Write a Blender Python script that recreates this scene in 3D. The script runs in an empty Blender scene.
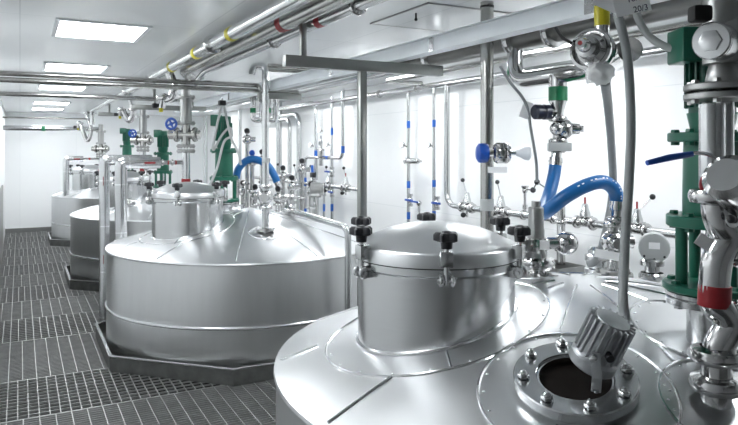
import bpy, bmesh, math, random
from mathutils import Vector, Matrix
random.seed(7)
C = bpy.context.scene.collection
SC = bpy.context.scene
# ---------------------------------------------------------------- camera, light, exposure
CAMZ, F, HV, TH = 1.92, 655.0, 150.0, math.radians(28.05)
cth, sth = math.cos(TH), math.sin(TH)
cam = bpy.data.cameras.new('camera'); cam.sensor_width = 36; cam.lens = F/738*36
cam.shift_y = -(212.5-HV)/738; cam.clip_start = 0.05
co = bpy.data.objects.new('camera', cam); C.objects.link(co)
co.location = (0, 0, CAMZ); co.rotation_euler = (math.pi/2, 0, -TH)
SC.camera = co
w = bpy.data.worlds.new('world'); SC.world = w; w.use_nodes = True
w.node_tree.nodes['Background'].inputs[0].default_value = (0.9, 0.95, 1, 1)
w.node_tree.nodes['Background'].inputs[1].default_value = 0.3
SC.view_settings.view_transform = 'Standard'; SC.view_settings.look = 'None'
SC.view_settings.gamma = 1; SC.view_settings.use_curve_mapping = False
SC.view_settings.exposure = 1.42
SC.cycles.max_bounces = 16; SC.cycles.diffuse_bounces = 10; SC.cycles.glossy_bounces = 8
LIGHT = 11.0
CEIL = 2.80
XL, XR, YB, YN = -0.30, 4.25, 17.3, -3.0

# a pixel of the 738x425 photograph plus a depth (or a plane of the room) gives a point of the room
def W(u, v, d):
    x = (u-369)/F*d
    return Vector((x*cth+d*sth, -x*sth+d*cth, CAMZ-(v-HV)/F*d))
def WX(u, v, X):
    return W(u, v, X/((u-369)/F*cth+sth))
def WY(u, v, Y):
    return W(u, v, Y/(cth-(u-369)/F*sth))

# ---------------------------------------------------------------- materials
def mat(name, col, rough=0.5, metal=0.0, noise=0.0, scale=20.0, bump=0.0, stretch=(1, 1, 1), spec=None, trans=0.0, emit=None, rvar=0.0, alpha=1.0):
    m = bpy.data.materials.new(name); m.use_nodes = True
    nt = m.node_tree; b = nt.nodes['Principled BSDF']
    b.inputs['Base Color'].default_value = (*col, 1)
    b.inputs['Roughness'].default_value = rough; b.inputs['Metallic'].default_value = metal
    if spec is not None: b.inputs['Specular IOR Level'].default_value = spec
    if trans: b.inputs['Transmission Weight'].default_value = trans
    if alpha < 1: b.inputs['Alpha'].default_value = alpha
    if emit:
        b.inputs['Emission Color'].default_value = (*emit[0], 1); b.inputs['Emission Strength'].default_value = emit[1]
    if noise or bump or rvar:
        tc = nt.nodes.new('ShaderNodeTexCoord'); mp = nt.nodes.new('ShaderNodeMapping')
        mp.inputs['Scale'].default_value = stretch
        nz = nt.nodes.new('ShaderNodeTexNoise'); nz.inputs['Scale'].default_value = scale; nz.inputs['Detail'].default_value = 4
        nt.links.new(tc.outputs['Object'], mp.inputs[0]); nt.links.new(mp.outputs[0], nz.inputs['Vector'])
        if noise:
            mx = nt.nodes.new('ShaderNodeMix'); mx.data_type = 'RGBA'
            mx.inputs['A'].default_value = (*[c*(1-noise) for c in col], 1); mx.inputs['B'].default_value = (*[min(1, c*(1+noise)) for c in col], 1)
            nt.links.new(nz.outputs['Fac'], mx.inputs['Factor']); nt.links.new(mx.outputs['Result'], b.inputs['Base Color'])
        if rvar:
            mr = nt.nodes.new('ShaderNodeMapRange'); mr.inputs['To Min'].default_value = max(.02, rough-rvar); mr.inputs['To Max'].default_value = rough+rvar
            nt.links.new(nz.outputs['Fac'], mr.inputs['Value']); nt.links.new(mr.outputs[0], b.inputs['Roughness'])
        if bump:
            bp = nt.nodes.new('ShaderNodeBump'); bp.inputs['Strength'].default_value = bump; bp.inputs['Distance'].default_value = 0.01
            nt.links.new(nz.outputs['Fac'], bp.inputs['Height']); nt.links.new(bp.outputs[0], b.inputs['Normal'])
    return m

def panel_mat(name, col, line, size, rough, spec, rot=(0, 0, 0)):
    m = mat(name, col, rough, spec=spec); nt = m.node_tree; b = nt.nodes['Principled BSDF']
    tc = nt.nodes.new('ShaderNodeTexCoord'); mp = nt.nodes.new('ShaderNodeMapping'); mp.inputs['Rotation'].default_value = rot
    br = nt.nodes.new('ShaderNodeTexBrick'); br.offset = 0
    br.inputs['Color1'].default_value = (*col, 1); br.inputs['Color2'].default_value = (*[c*.97 for c in col], 1); br.inputs['Mortar'].default_value = (*line, 1)
    br.inputs['Scale'].default_value = 1; br.inputs['Mortar Size'].default_value = 0.004; br.inputs['Brick Width'].default_value = size[0]; br.inputs['Row Height'].default_value = size[1]
    nt.links.new(tc.outputs['Object'], mp.inputs[0]); nt.links.new(mp.outputs[0], br.inputs[0]); nt.links.new(br.outputs[0], b.inputs['Base Color'])
    return m

M = dict(
    wall=panel_mat('wall_white', (.92, .93, .935), (.80, .82, .83), (1.2, 8), .35, .3, (math.pi/2, 0, math.pi/2)),
    wallb=panel_mat('wall_white_back', (.92, .93, .935), (.82, .84, .85), (1.2, 8), .35, .3, (math.pi/2, 0, 0)),
    fwall=panel_mat('wall_grey', (.50, .505, .51), (.1, .1, .1), (1.2, 8), .5, .3, (math.pi/2, 0, 0)),
    ceil=panel_mat('ceiling_panel', (.84, .865, .875), (.66, .69, .71), (1.17, 2.4), .22, .5),
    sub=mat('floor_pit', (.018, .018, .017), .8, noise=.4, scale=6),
    grate=mat('galvanised_grating', (.33, .335, .33), .45, .6, noise=.3, scale=9),
    steel=mat('brushed_steel', (.58, .59, .595), .22, 1, noise=.05, scale=6, stretch=(1, 1, 14), rvar=.07),
    shell=mat('tank_shell_steel', (.66, .67, .675), .32, 1, noise=.06, scale=3, stretch=(5, 5, .7), rvar=.06, bump=.03),
    roof=mat('tank_roof_steel', (.66, .67, .68), .34, 1, noise=.05, scale=5, rvar=.06, bump=.04),
    seam=mat('steel_bead', (.80, .81, .82), .18, 1),
    pol=mat('polished_steel', (.56, .56, .56), .13, 1, noise=.04, scale=12),
    dull=mat('dull_steel', (.36, .365, .36), .40, 1, noise=.12, scale=10),
    frame=mat('support_steel', (.30, .31, .30), .35, .9, noise=.1, scale=8, stretch=(1, 1, .2)),
    warm=mat('pipe_steel', (.42, .42, .405), .24, 1, noise=.06, scale=7),
    clad=mat('pipe_cladding', (.58, .59, .60), .24, 1, noise=.05, scale=5, bump=.03),
    tray=mat('cable_tray_zinc', (.80, .84, .87), .42, .35, noise=.05, scale=9),
    dpipe=mat('dark_reflection_steel', (.17, .17, .165), .28, .9, noise=.1, scale=8),  # bare steel; the dark reflection from below is put into the base colour
    dark=mat('tray_wall_steel', (.16, .165, .16), .45, .7, noise=.35, scale=14),
    green=mat('green_enamel', (.006, .115, .07), .32, noise=.15, scale=8),
    greend=mat('dark_green_motor', (.006, .075, .05), .4),
    black=mat('black_plastic', (.012, .013, .016), .38),
    rubber=mat('black_gasket', (.015, .015, .015), .7),
    navy=mat('navy_plastic', (.015, .02, .04), .35),
    hose=mat('blue_hose', (.006, .125, .37), .38, noise=.08, scale=20),
    bluep=mat('blue_plastic', (.006, .07, .38), .35),
    bluet=mat('blue_tape', (.015, .11, .45), .5),
    red=mat('red_tape', (.27, .008, .014), .45, noise=.2, scale=30),
    yellow=mat('yellow_tape', (.55, .48, .01), .4, noise=.15, scale=25),
    greent=mat('green_tape', (.006, .19, .075), .45),
    grey=mat('grey_conduit', (.27, .285, .29), .5, noise=.08, scale=30),
    lgrey=mat('pale_grey_cable', (.45, .47, .47), .5),
    white=mat('white_tag', (.93, .935, .94), .5),
    ink=mat('blue_black_ink', (.02, .025, .07), .6),
    cast=mat('cast_aluminium', (.42, .435, .45), .42, .8, noise=.15, scale=40, bump=.1),
    bag=mat('clear_film', (.92, .93, .94), .3, alpha=.75, noise=.05, scale=30, bump=.5),
    cap=mat('white_translucent_cap', (.86, .89, .92), .35),
    void=mat('dark_opening', (.008, .006, .005), .6, spec=.1),
    lens=mat('light_diffuser', (.9, .9, .9), .4, emit=((.95, .98, 1.0), LIGHT)),
    lframe=mat('white_light_frame', (.7, .72, .74), .4),
)

# ---------------------------------------------------------------- mesh helpers
def frame_of(axis):
    a = Vector(axis).normalized()
    t = Vector((0, 0, 1)) if abs(a.z) < .95 else Vector((1, 0, 0))
    x = t.cross(a).normalized(); y = a.cross(x)
    return x, y, a

class MB:
    def __init__(s): s.v = []; s.f = []
    def add(s, vs, fs):
        o = len(s.v); s.v += [Vector(p) for p in vs]; s.f += [tuple(i+o for i in f) for f in fs]; return s
    def box(s, c, size, rot=None, bev=0.0):
        bm = bmesh.new(); bmesh.ops.create_cube(bm, size=1)
        bmesh.ops.scale(bm, vec=Vector(size), verts=bm.verts)
        if bev: bmesh.ops.bevel(bm, geom=bm.edges[:], offset=bev, segments=2, affect='EDGES', profile=.5)
        m = Matrix.Translation(Vector(c))
        if rot is not None: m = m @ (rot.to_4x4() if not isinstance(rot, (int, float)) else Matrix.Rotation(rot, 4, 'Z'))
        bm.transform(m); bm.verts.index_update()
        s.add([v.co.copy() for v in bm.verts], [[v.index for v in f.verts] for f in bm.faces]); bm.free(); return s
    def lathe(s, prof, origin=(0, 0, 0), axis=(0, 0, 1), seg=32, close=False):
        # prof: list of (radius, height); radius 0 makes a pole
        x, y, a = frame_of(axis); o = Vector(origin); rings = []; vs = []; fs = []
        for r, h in prof:
            if r <= 1e-6: rings.append([len(vs)]); vs.append(o+a*h)
            else:
                rings.append(list(range(len(vs), len(vs)+seg)))
                vs += [o+a*h+(x*math.cos(2*math.pi*k/seg)+y*math.sin(2*math.pi*k/seg))*r for k in range(seg)]
        pairs = list(zip(rings, rings[1:]))
        if close: pairs.append((rings[-1], rings[0]))
        for A, B in pairs:
            for k in range(seg):
                k2 = (k+1) % seg
                if len(A) == 1 and len(B) == 1: continue
                if len(A) == 1: fs.append((A[0], B[k2], B[k]))
                elif len(B) == 1: fs.append((A[k], A[k2], B[0]))
                else: fs.append((A[k], A[k2], B[k2], B[k]))
        return s.add(vs, fs)
    def cyl(s, p0, p1, r, r1=None, seg=20, bev=0.0):
        p0 = Vector(p0); p1 = Vector(p1); L = (p1-p0).length; r1 = r if r1 is None else r1
        if L < 1e-7: return s
        if bev: pr = [(0, 0), (r-bev, 0), (r, bev), (r1, L-bev), (r1-bev, L), (0, L)]
        else: pr = [(0, 0), (r, 0), (r1, L), (0, L)]
        return s.lathe(pr, p0, p1-p0, seg)
    def ring(s, c, axis, R, r, h=None, seg=32, sub=10):
        if h is None: pr = [(R+r*math.cos(2*math.pi*k/sub), r*math.sin(2*math.pi*k/sub)) for k in range(sub)]
        else: pr = [(R, -h/2), (R+r, -h/2), (R+r, h/2), (R, h/2)]
        return s.lathe(pr, c, axis, seg, close=True)
    def ball(s, c, r, seg=14, sc=(1, 1, 1), axis=(0, 0, 1)):
        n = max(6, seg//2)
        return s.lathe([(r*math.sin(math.pi*k/n)*sc[0], -r*math.cos(math.pi*k/n)*sc[2]) for k in range(n+1)], c, axis, seg)
    def tube(s, pts, r, bend=0.0, seg=14, cap=True):
        P = [Vector(p) for p in pts]
        if bend:
            Q = [P[0]]
            for i in range(1, len(P)-1):
                a, b, c = P[i-1], P[i], P[i+1]
                d0 = (a-b); d1 = (c-b); l = min(bend, d0.length*.49, d1.length*.49)
                if d0.normalized().dot(d1.normalized()) < -.999: Q.append(b); continue
                s0 = b+d0.normalized()*l; s1 = b+d1.normalized()*l
                for k in range(9):
                    t = k/8; Q.append(s0*(1-t)**2+b*2*t*(1-t)+s1*t*t)
            Q.append(P[-1]); P = Q
        P = [p for i, p in enumerate(P) if i == 0 or (p-P[i-1]).length > 1e-5]
        rr = r if isinstance(r, (list, tuple)) else [r]*len(P)
        T = [(P[min(i+1, len(P)-1)]-P[max(i-1, 0)]).normalized() for i in range(len(P))]
        x, y, a = frame_of(T[0]); vs = []; fs = []
        for i, p in enumerate(P):
            if i:
                q = T[i-1].rotation_difference(T[i]); x = q @ x; y = q @ y
            vs += [p+(x*math.cos(2*math.pi*k/seg)+y*math.sin(2*math.pi*k/seg))*rr[i] for k in range(seg)]
        for i in range(len(P)-1):
            for k in range(seg):
                k2 = (k+1) % seg; fs.append((i*seg+k, i*seg+k2, (i+1)*seg+k2, (i+1)*seg+k))
        if cap: fs.append(tuple(range(seg-1, -1, -1))); fs.append(tuple(range((len(P)-1)*seg, len(P)*seg)))
        return s.add(vs, fs)
    def hexa(s, c, axis, r, h): return s.lathe([(0, 0), (r, 0), (r, h*.9), (r*.88, h), (0, h)], c, axis, 6)
    def xf(s, m): s.v = [m @ p for p in s.v]; return s
    def build(s, name, m, parent=None, off=None, ang=35):
        me = bpy.data.meshes.new(name)
        o_ = Vector(off) if off is not None else Vector((0, 0, 0))
        me.from_pydata([p-o_ for p in s.v], [], s.f); me.validate()
        bm = bmesh.new(); bm.from_mesh(me); bmesh.ops.recalc_face_normals(bm, faces=bm.faces); bm.to_mesh(me); bm.free()
        me.polygons.foreach_set('use_smooth', [True]*len(me.polygons)); me.set_sharp_from_angle(angle=math.radians(ang))
        me.materials.append(M[m] if isinstance(m, str) else m)
        ob = bpy.data.objects.new(name, me); C.objects.link(ob)
        if parent is not None: ob.parent = parent
        return ob

def spline(pts, n=10):
    P = [Vector(p) for p in pts]; P = [P[0]*2-P[1]]+P+[P[-1]*2-P[-2]]; out = []
    for i in range(1, len(P)-2):
        a, b, c, d = P[i-1:i+3]
        for k in range(n):
            t = k/n
            out.append(.5*((2*b)+(c-a)*t+(2*a-5*b+4*c-d)*t*t+(3*b-a-3*c+d)*t**3))
    return out+[P[-2]]

def tag(o, label, cat, group=None):
    o['label'] = label; o['category'] = cat
    if group: o['group'] = group
    return o
def thing(name, label, cat, loc=(0, 0, 0), rz=0.0, group=None):
    o = bpy.data.objects.new(name, None); C.objects.link(o); o.empty_display_size = .05
    o.location = loc; o.rotation_euler = (0, 0, rz)
    return tag(o, label, cat, group)
def solo(name, mb, m, label, cat, group=None, ang=35):
    xs = [p.x for p in mb.v]; ys = [p.y for p in mb.v]; z = min(p.z for p in mb.v)
    o0 = Vector(((min(xs)+max(xs))/2, (min(ys)+max(ys))/2, z))
    o = mb.build(name, m, None, o0, ang); o.location = o0
    return tag(o, label, cat, group)
def struct(name, mb, m, parent=None):
    o = mb.build(name, m, parent)
    if parent is None: o['kind'] = 'structure'
    return o
def copy_tree(o, parent=None):
    c = o.copy(); C.objects.link(c)
    if parent is not None: c.parent = parent
    for ch in list(o.children): copy_tree(ch, c)
    return c

# ---------------------------------------------------------------- the room
struct('wall_left', MB().box((XL-.05, (YB+YN)/2, CEIL/2), (.1, YB-YN+.2, CEIL)), 'wall')
struct('wall_right', MB().box((XR+.05, (YB+YN)/2, CEIL/2), (.1, YB-YN+.2, CEIL)), 'wall')
struct('wall_back', MB().box(((XL+XR)/2, YB+.05, CEIL/2), (XR-XL, .1, CEIL)), 'wallb')
struct('wall_front', MB().box(((XL+XR)/2, YN-.05, CEIL/2), (XR-XL, .1, CEIL)), 'fwall')
struct('ceiling', MB().box(((XL+XR)/2, (YB+YN)/2, CEIL+.05), (XR-XL+.2, YB-YN+.2, .1)), 'ceil')
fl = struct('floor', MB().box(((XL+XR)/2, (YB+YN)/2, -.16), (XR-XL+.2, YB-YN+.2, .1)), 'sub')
struct('baseboard_back', MB().box(((XL+XR)/2, YB-.012, .05), (XR-XL, .024, .1)), 'dull')
ex = [-3.0, -1.8, -.6, .5, 1.6, 2.7, 4.0, 5.28, 6.18, 7.45, 8.42, 9.4, 10.4, 11.4, 12.4, 13.4, 14.4, 15.4, 16.4, 17.3]
for i, (y0, y1) in enumerate(zip(ex, ex[1:])):
    mb = MB(); dense = i % 2 == 0
    x1 = XR
    n = int((y1-y0)/(.040 if dense else .072)); pr = (y1-y0-.012)/n
    for k in range(n+1):
        y = y0+.006+k*pr; edge = k in (0, n)
        mb.box(((XL+x1)/2, y, -.006), (x1-XL, .009 if edge else .0055, .012))
    rx = .105 if dense else .07; m = int((x1-XL)/rx)
    for k in range(m+1):
        mb.box((XL+.005+k*rx, (y0+y1)/2, -.004), (.0065, y1-y0-.012, .012))
    mb.build('grating_panel', 'grate', fl)
# stainless wall guard and its bracket on the left wall
t1 = struct('trim_1', MB().box((XL+.012, 11.0, .66), (.024, 6.0, 1.22), bev=.004), 'dull')
MB().tube([(XL+.02, 8.6, .14), (XL+.075, 8.6, .14), (XL+.075, 8.85, .14), (XL+.02, 8.85, .14)], .012, .03).build('grab_handle', 'black', t1)
# ceiling access hatch outlined by a seal
hx0, hx1, hy0, hy1 = 2.15, 2.85, 3.28, 4.0
hb = MB()
for a, b in (((hx0, hy0), (hx1, hy0)), ((hx1, hy0), (hx1, hy1)), ((hx1, hy1), (hx0, hy1)), ((hx0, hy1), (hx0, hy0))):
    hb.box(((a[0]+b[0])/2, (a[1]+b[1])/2, CEIL-.004), (abs(b[0]-a[0])+.014, abs(b[1]-a[1])+.014, .008))
tr = struct('trim_2', hb, 'dull')
MB().box(((hx0+hx1)/2, (hy0+hy1)/2, CEIL-.003), (hx1-hx0-.014, hy1-hy0-.014, .006)).build('hatch_panel', 'ceil', tr)
p = WY(416, 13, 3.55); p.z = CEIL-.006
MB().cyl(p, p-Vector((0, 0, .035)), .006).ball(p-Vector((0, 0, .04)), .011).build('hook', 'black', tr)

# ceiling lights
LABL = {4.85: 'largest square ceiling light, nearest of the row along the left', 7.3: 'second square ceiling light back from the nearest one', 9.8: 'third ceiling light back in the left row, above the two cross pipes',
        13.2: 'fourth ceiling light back, small and near the end wall', 15.2: 'farthest ceiling light in the left row, next to the end wall'}
def ceiling_light(x0, x1, y0, y1, label):
    t = thing('ceiling_light', label, 'ceiling light', ((x0+x1)/2, (y0+y1)/2, CEIL), group='square ceiling lights')
    hx, hy, e = (x1-x0)/2, (y1-y0)/2, .03
    MB().box((0, 0, -.004), (2*hx, 2*hy, .006)).build('diffuser', 'lens', t)
    f = MB()
    for sx in (-1, 1):
        f.box((sx*(hx+e/2), 0, -.007), (e, 2*hy+2*e, .014)); f.box((0, sx*(hy+e/2), -.007), (2*hx, e, .014))
    f.build('frame', 'lframe', t)
for y in (4.85, 7.3, 9.8, 13.2, 15.2): ceiling_light(.24, .80, y, y+.68, LABL[y])
for y in (2.3,): ceiling_light(.24, .80, y, y+.68, 'square ceiling light out of the picture above the walkway')
for y in (1.3, 3.6, 5.9, 8.6, 11.3, 14.2): ceiling_light(3.1, 3.7, y, y+.68, 'square ceiling light over the tanks, close to the right wall')

# ---------------------------------------------------------------- the tanks
TXS = [2.30, 2.13, 2.05, 1.98]; TX = TXS[0]; TR = 1.40
TY = [2.23, 6.66, 10.5, 15.2]
PROF = [(0, 1.325), (.2, 1.305), (.4, 1.275), (.7, 1.21), (1.0, 1.12), (1.2, 1.05), (1.40, .975)]
PROF1 = [(0, 1.32), (.2, 1.275), (.4, 1.228), (.7, 1.156), (1.0, 1.085), (1.2, 1.035), (1.40, .975)]
def zc(x, y, i=0):
    r = math.hypot(x, y); pf = PROF1 if i else PROF
    for (r0, z0), (r1, z1) in zip(pf, pf[1:]):
        if r <= r1: return z0+(z1-z0)*(r-r0)/(r1-r0)
    return .97
def roof_n(x, y):
    e = .02; return Vector((-(zc(x+e, y)-zc(x-e, y))/(2*e), -(zc(x, y+e)-zc(x, y-e))/(2*e), 1)).normalized()
MWR = .337
SGX, SGY = W(575, 372, 2.16).x-TX, W(575, 372, 2.16).y-TY[0]
def star_knob(mb, c, r=.046, h=.036):
    # five-lobed clamping knob
    n = 40; vs = []; fs = []; c = Vector(c); prof = [(.75, -h*.5), (1, -h*.35), (1, h*.25), (.82, h*.5)]
    for a, z in prof:
        for k in range(n):
            th = 2*math.pi*k/n; q = r*a*(.80+.20*math.cos(5*th)); vs.append(c+Vector((q*math.cos(th), q*math.sin(th), z)))
    for i in range(3):
        for k in range(n): fs.append((i*n+k, i*n+(k+1) % n, (i+1)*n+(k+1) % n, (i+1)*n+k))
    fs.append(tuple(range(n-1, -1, -1))); fs.append(tuple(range(3*n, 4*n)))
    mb.add(vs, fs); mb.cyl(c-Vector((0, 0, h*.5+.026)), c-Vector((0, 0, h*.4)), r*.42, r*.48); mb.ball(c+Vector((0, 0, h*.45)), r*.4, sc=(1, 1, .4))
def strip(mb, pts, wd=.006, h=.004, i=0):
    # raised seam following the roof
    P = [Vector((x, y, zc(x, y, i))) for x, y in pts]
    mb.tube([p+Vector((0, 0, h*.3)) for p in P], wd, seg=6)
def make_tank(label, i, MWX, MWY):
    PF = PROF1 if i else PROF
    t = thing('storage_tank', label, 'tank', (TXS[i], TY[i], 0), group='stainless storage tanks')
    sh = MB().lathe([(TR, .02), (TR, .96)], seg=96); sh.build('shell', 'shell', t)
    MB().lathe([(TR, .405), (TR+.012, .41), (TR+.014, .42), (TR+.012, .43), (TR, .435)], seg=96).build('weld_band', 'seam', t)
    rf = MB().lathe([(0, PF[0][1])]+[p for p in PF[1:-1]]+[(1.385, .978), (1.408, .968), (1.412, .955), (1.40, .945)], seg=96)
    rf.build('roof', 'roof', t, ang=25)
    s = MB()
    def arc(cx, cy, r, n=72): return [(cx+r*math.cos(2*math.pi*k/n), cy+r*math.sin(2*math.pi*k/n)) for k in range(n+1)]
    rings = [(MWX, MWY, .475), (SGX, SGY, .315), (.35, .45, .30), (.02, -.62, .27), (-.3, -.98, .25)] if i == 0 else [(MWX, MWY, .45), (-.09, -.76, .16), (-.05, .45, .2)]
    for cx, cy, r in rings: strip(s, arc(cx, cy, r), i=i)
    for k in range(12):
        a = 2*math.pi*k/12+.13; pts = []
        for q in range(24):
            r = .12+(TR-.14)*q/23; x, y = r*math.cos(a), r*math.sin(a)
            if all(math.hypot(x-cx, y-cy) > rr for cx, cy, rr in rings): pts.append((x, y))
            else:
                if len(pts) > 1: strip(s, pts, i=i)
                pts = []
        if len(pts) > 1: strip(s, pts, i=i)
    for k in (0, 1):
        a = k*math.pi+.5
        if i == 0: strip(s, [(SGX+r*math.cos(a), SGY+r*math.sin(a)) for r in (.19, .25, .315)], i=i)
        strip(s, [(MWX+r*math.cos(a+.6), MWY+r*math.sin(a+.6)) for r in (.34, .4, .475)], i=i)
    rv = s
    for cx, cy, r in rings:
        for k in range(20):
            a = 2*math.pi*k/20; x, y = cx+(r-.018)*math.cos(a), cy+(r-.018)*math.sin(a)
            if math.hypot(x, y) < 1.35: rv.ball((x, y, zc(x, y, i)+.001), .0055, 8, sc=(1, 1, .6))
    s.build('roof_seams', 'seam', t)
    o = Vector((MWX, MWY, 0)); R = MWR
    nk = MB().lathe([(R, .93), (R, 1.425), (R+.006, 1.43), (R+.012, 1.435), (R+.012, 1.462), (R-.02, 1.462)], o, seg=72); nk.build('manway_neck', 'steel', t)
    # weld bead where the neck meets the roof
    bead = MB().tube([(MWX+R*1.01*math.cos(a), MWY+R*1.01*math.sin(a), zc(MWX+R*math.cos(a), MWY+R*math.sin(a), i)+.004) for a in [2*math.pi*k/72 for k in range(73)]], .008, seg=6)
    bead.build('neck_weld', 'seam', t)
    MB().lathe([(R-.02, 1.460), (R+.006, 1.460), (R+.006, 1.468), (R-.02, 1.468)], o, seg=72).build('gasket', 'rubber', t)
    MB().lathe([(R-.02, 1.466), (R+.012, 1.466), (R+.012, 1.515), (R+.004, 1.524), (R-.012, 1.528), (.27, 1.556), (.20, 1.583), (.12, 1.600), (.05, 1.607), (0, 1.608)], o, seg=72).build('manway_lid', 'roof', t, ang=50)
    for k in range(6):
        a = math.radians(-117.5+60*k); d = Vector((math.cos(a), math.sin(a), 0)); q = Vector((-d.y, d.x, 0)); b = o+d*(R+.034)
        rot = Matrix.Rotation(a, 3, 'Z')
        c = MB()
        for sg in (-1, 1):
            c.cyl(b+q*sg*.016+Vector((0, 0, 1.425)), b+q*sg*.028+Vector((0, 0, 1.425)), .024, bev=.003)
            c.box(o+d*(R+.012)+q*sg*.022+Vector((0, 0, 1.425)), (.035, .012, .04), rot)
        c.cyl(b-q*.036+Vector((0, 0, 1.425)), b+q*.036+Vector((0, 0, 1.425)), .008)
        c.cyl(b+Vector((0, 0, 1.41)), b+Vector((0, 0, 1.56)), .011)
        c.box(b+Vector((0, 0, 1.507))-d*.008, (.05, .05, .058), rot, bev=.005)
        cl = c.build('lid_clamp', 'steel', t)
        kb = MB(); star_knob(kb, b+Vector((0, 0, 1.592)), .05, .036); kb.build('star_knob', 'black', cl)
    return t
TLAB = ['nearest large stainless tank, filling the lower right, with the big lidded manway', 'large round stainless tank in the middle, whole front shell visible above its eight-sided tray',
        'stainless tank behind the middle tank, mostly hidden by clad pipes', 'farthest stainless tank, small, close to the end wall']
tanks = [make_tank(TLAB[0], 0, -.71, .14), make_tank(TLAB[1], 1, -.68, -.17)]
for i in (2, 3):
    c = copy_tree(tanks[1]); c['label'] = TLAB[i]; c.location = (TXS[i], TY[i], 0); tanks.append(c)
TRL = ['eight-sided containment tray under the nearest tank', 'eight-sided dark containment tray under the middle tank with bright rim', 'containment tray under the second tank back, left corner showing', 'smallest containment tray, under the farthest tank by the end wall']
for i in range(4):
    ap = 1.445; t = thing('containment_tray', TRL[i], 'tray', (TXS[i], TY[i], 0), group='tank containment trays')
    def octo(a, z): return [Vector((a/math.cos(math.pi/8)*math.cos(math.pi/8+k*math.pi/4), a/math.cos(math.pi/8)*math.sin(math.pi/8+k*math.pi/4), z)) for k in range(8)]
    ho, hi = octo(ap, .001), octo(ap-.012, .001); to, ti = octo(ap, .128), octo(ap-.012, .128)
    MB().add(ho+to+ti+hi, [(k, (k+1) % 8, 8+(k+1) % 8, 8+k) for k in range(8)]+[(8+k, 8+(k+1) % 8, 16+(k+1) % 8, 16+k) for k in range(8)]+[(16+k, 16+(k+1) % 8, 24+(k+1) % 8, 24+k) for k in range(8)]+[(24+k, 24+(k+1) % 8, (k+1) % 8, k) for k in range(8)]).build('wall', 'dark', t, ang=20)
    MB().add(octo(ap-.012, .012), [tuple(range(8))]).build('base', 'dark', t)
    a, b, c, d = octo(ap+.006, .128), octo(ap+.006, .138), octo(ap-.02, .138), octo(ap-.02, .128)
    MB().add(a+b+c+d, [(j*8+k, j*8+(k+1) % 8, ((j+1) % 4)*8+(k+1) % 8, ((j+1) % 4)*8+k) for j in range(4) for k in range(8)]).build('rim', 'seam', t, ang=20)



# ---------------------------------------------------------------- fittings used many times
def ferrule(mb, c, axis, r): # clamp union on a tube
    a = Vector(axis).normalized(); c = Vector(c)
    mb.lathe([(r*.95, -r*.55), (r*1.5, -r*.4), (r*1.62, -r*.15), (r*1.62, r*.15), (r*1.5, r*.4), (r*.95, r*.55)], c, a, 20)
def flange(mb, c, axis, r, h, nb=8):
    c = Vector(c); x, y, a = frame_of(axis)
    mb.lathe([(0, 0), (r-.004, 0), (r, .004), (r, h-.004), (r-.004, h), (0, h)], c, a, 36)
    for k in range(nb):
        th = 2*math.pi*(k+.5)/nb; q = c+(x*math.cos(th)+y*math.sin(th))*r*.82
        mb.hexa(q-a*.012, a, r*.11, h+.024)
def lever_ball(mb_s, mb_k, p, d, L, r=.016):
    d = Vector(d).normalized(); mb_s.cyl(p, Vector(p)+d*L, .0055, seg=8); mb_k.ball(Vector(p)+d*(L+r*.6), r, 16)

def manifold_valve(p, label, lever=None, red=False, s=1.0, drain=True):
    p = Vector(p); t = thing('diaphragm_valve', label, 'valve', p, group='valves on the wall manifold')
    b = MB(); b.cyl((0, -.085*s, 0), (0, .085*s, 0), .036*s); ferrule(b, (0, -.085*s, 0), (0, 1, 0), .034*s); ferrule(b, (0, .085*s, 0), (0, 1, 0), .034*s)
    b.ball((0, 0, .01), .055*s, 18, sc=(1, 1, .8)); b.box((0, 0, .05*s), (.09*s, .09*s, .016), bev=.003); b.build('body', 'pol', t)
    MB().lathe([(.044*s, .055*s), (.042*s, .075*s), (.028*s, .12*s), (.024*s, .15*s), (.014*s, .158*s), (0, .158*s)]).build('bonnet', 'steel', t)
    if red: MB().cyl((0, 0, .155*s), (0, 0, .21*s), .0075, seg=10).build('indicator_pin', 'red', t)
    if lever is not None:
        l = MB(); k = MB(); lever_ball(l, k, (0, 0, .13*s), lever, .15*s, .022*s); lo = l.build('lever', 'steel', t); k.build('ball_grip', 'black', lo)
    if drain:
        dd = MB().cyl((0, 0, -.03), (0, 0, -.10*s), .012); dd.cyl((0, 0, -.07*s), (-.06, -.03, -.07*s), .01); dob = dd.build('drain_stub', 'pol', t)
        MB().ball((-.075, -.037, -.07*s), .028*s, 14).cyl((-.05, -.025, -.07*s), (-.09, -.045, -.07*s), .02*s).build('drain_knob', 'black', dob)
    return t

# ---------------------------------------------------------------- overhead supports and pipes
BY = 3.74
b0 = WY(284, 58, BY); b9 = WY(441, 75, BY); beam_z0, beam_z1 = 2.425, 2.495
solo('support_beam', MB().box(((b0.x+b9.x)/2, BY, (beam_z0+beam_z1)/2), (b9.x-b0.x, .06, beam_z1-beam_z0), bev=.003), 'frame', 'square steel cross beam hung under the ceiling, carrying the cable tray', 'beam')
h0 = WY(303, 30, BY); solo('hanger_post', MB().box((h0.x, BY, (CEIL+beam_z1)/2), (.036, .036, CEIL-beam_z1), bev=.002).box((h0.x, BY, CEIL-.006), (.1, .1, .012)), 'frame', 'short square hanger between the ceiling and the cross beam', 'post')
h1 = WY(362, 150, BY); solo('support_post', MB().box((h1.x, BY, beam_z0/2), (.048, .048, beam_z0), bev=.003).box((h1.x, BY, .006), (.09, .05, .012)), 'frame', 'tall square steel post under the cross beam, behind the big manway lid', 'post')
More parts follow.
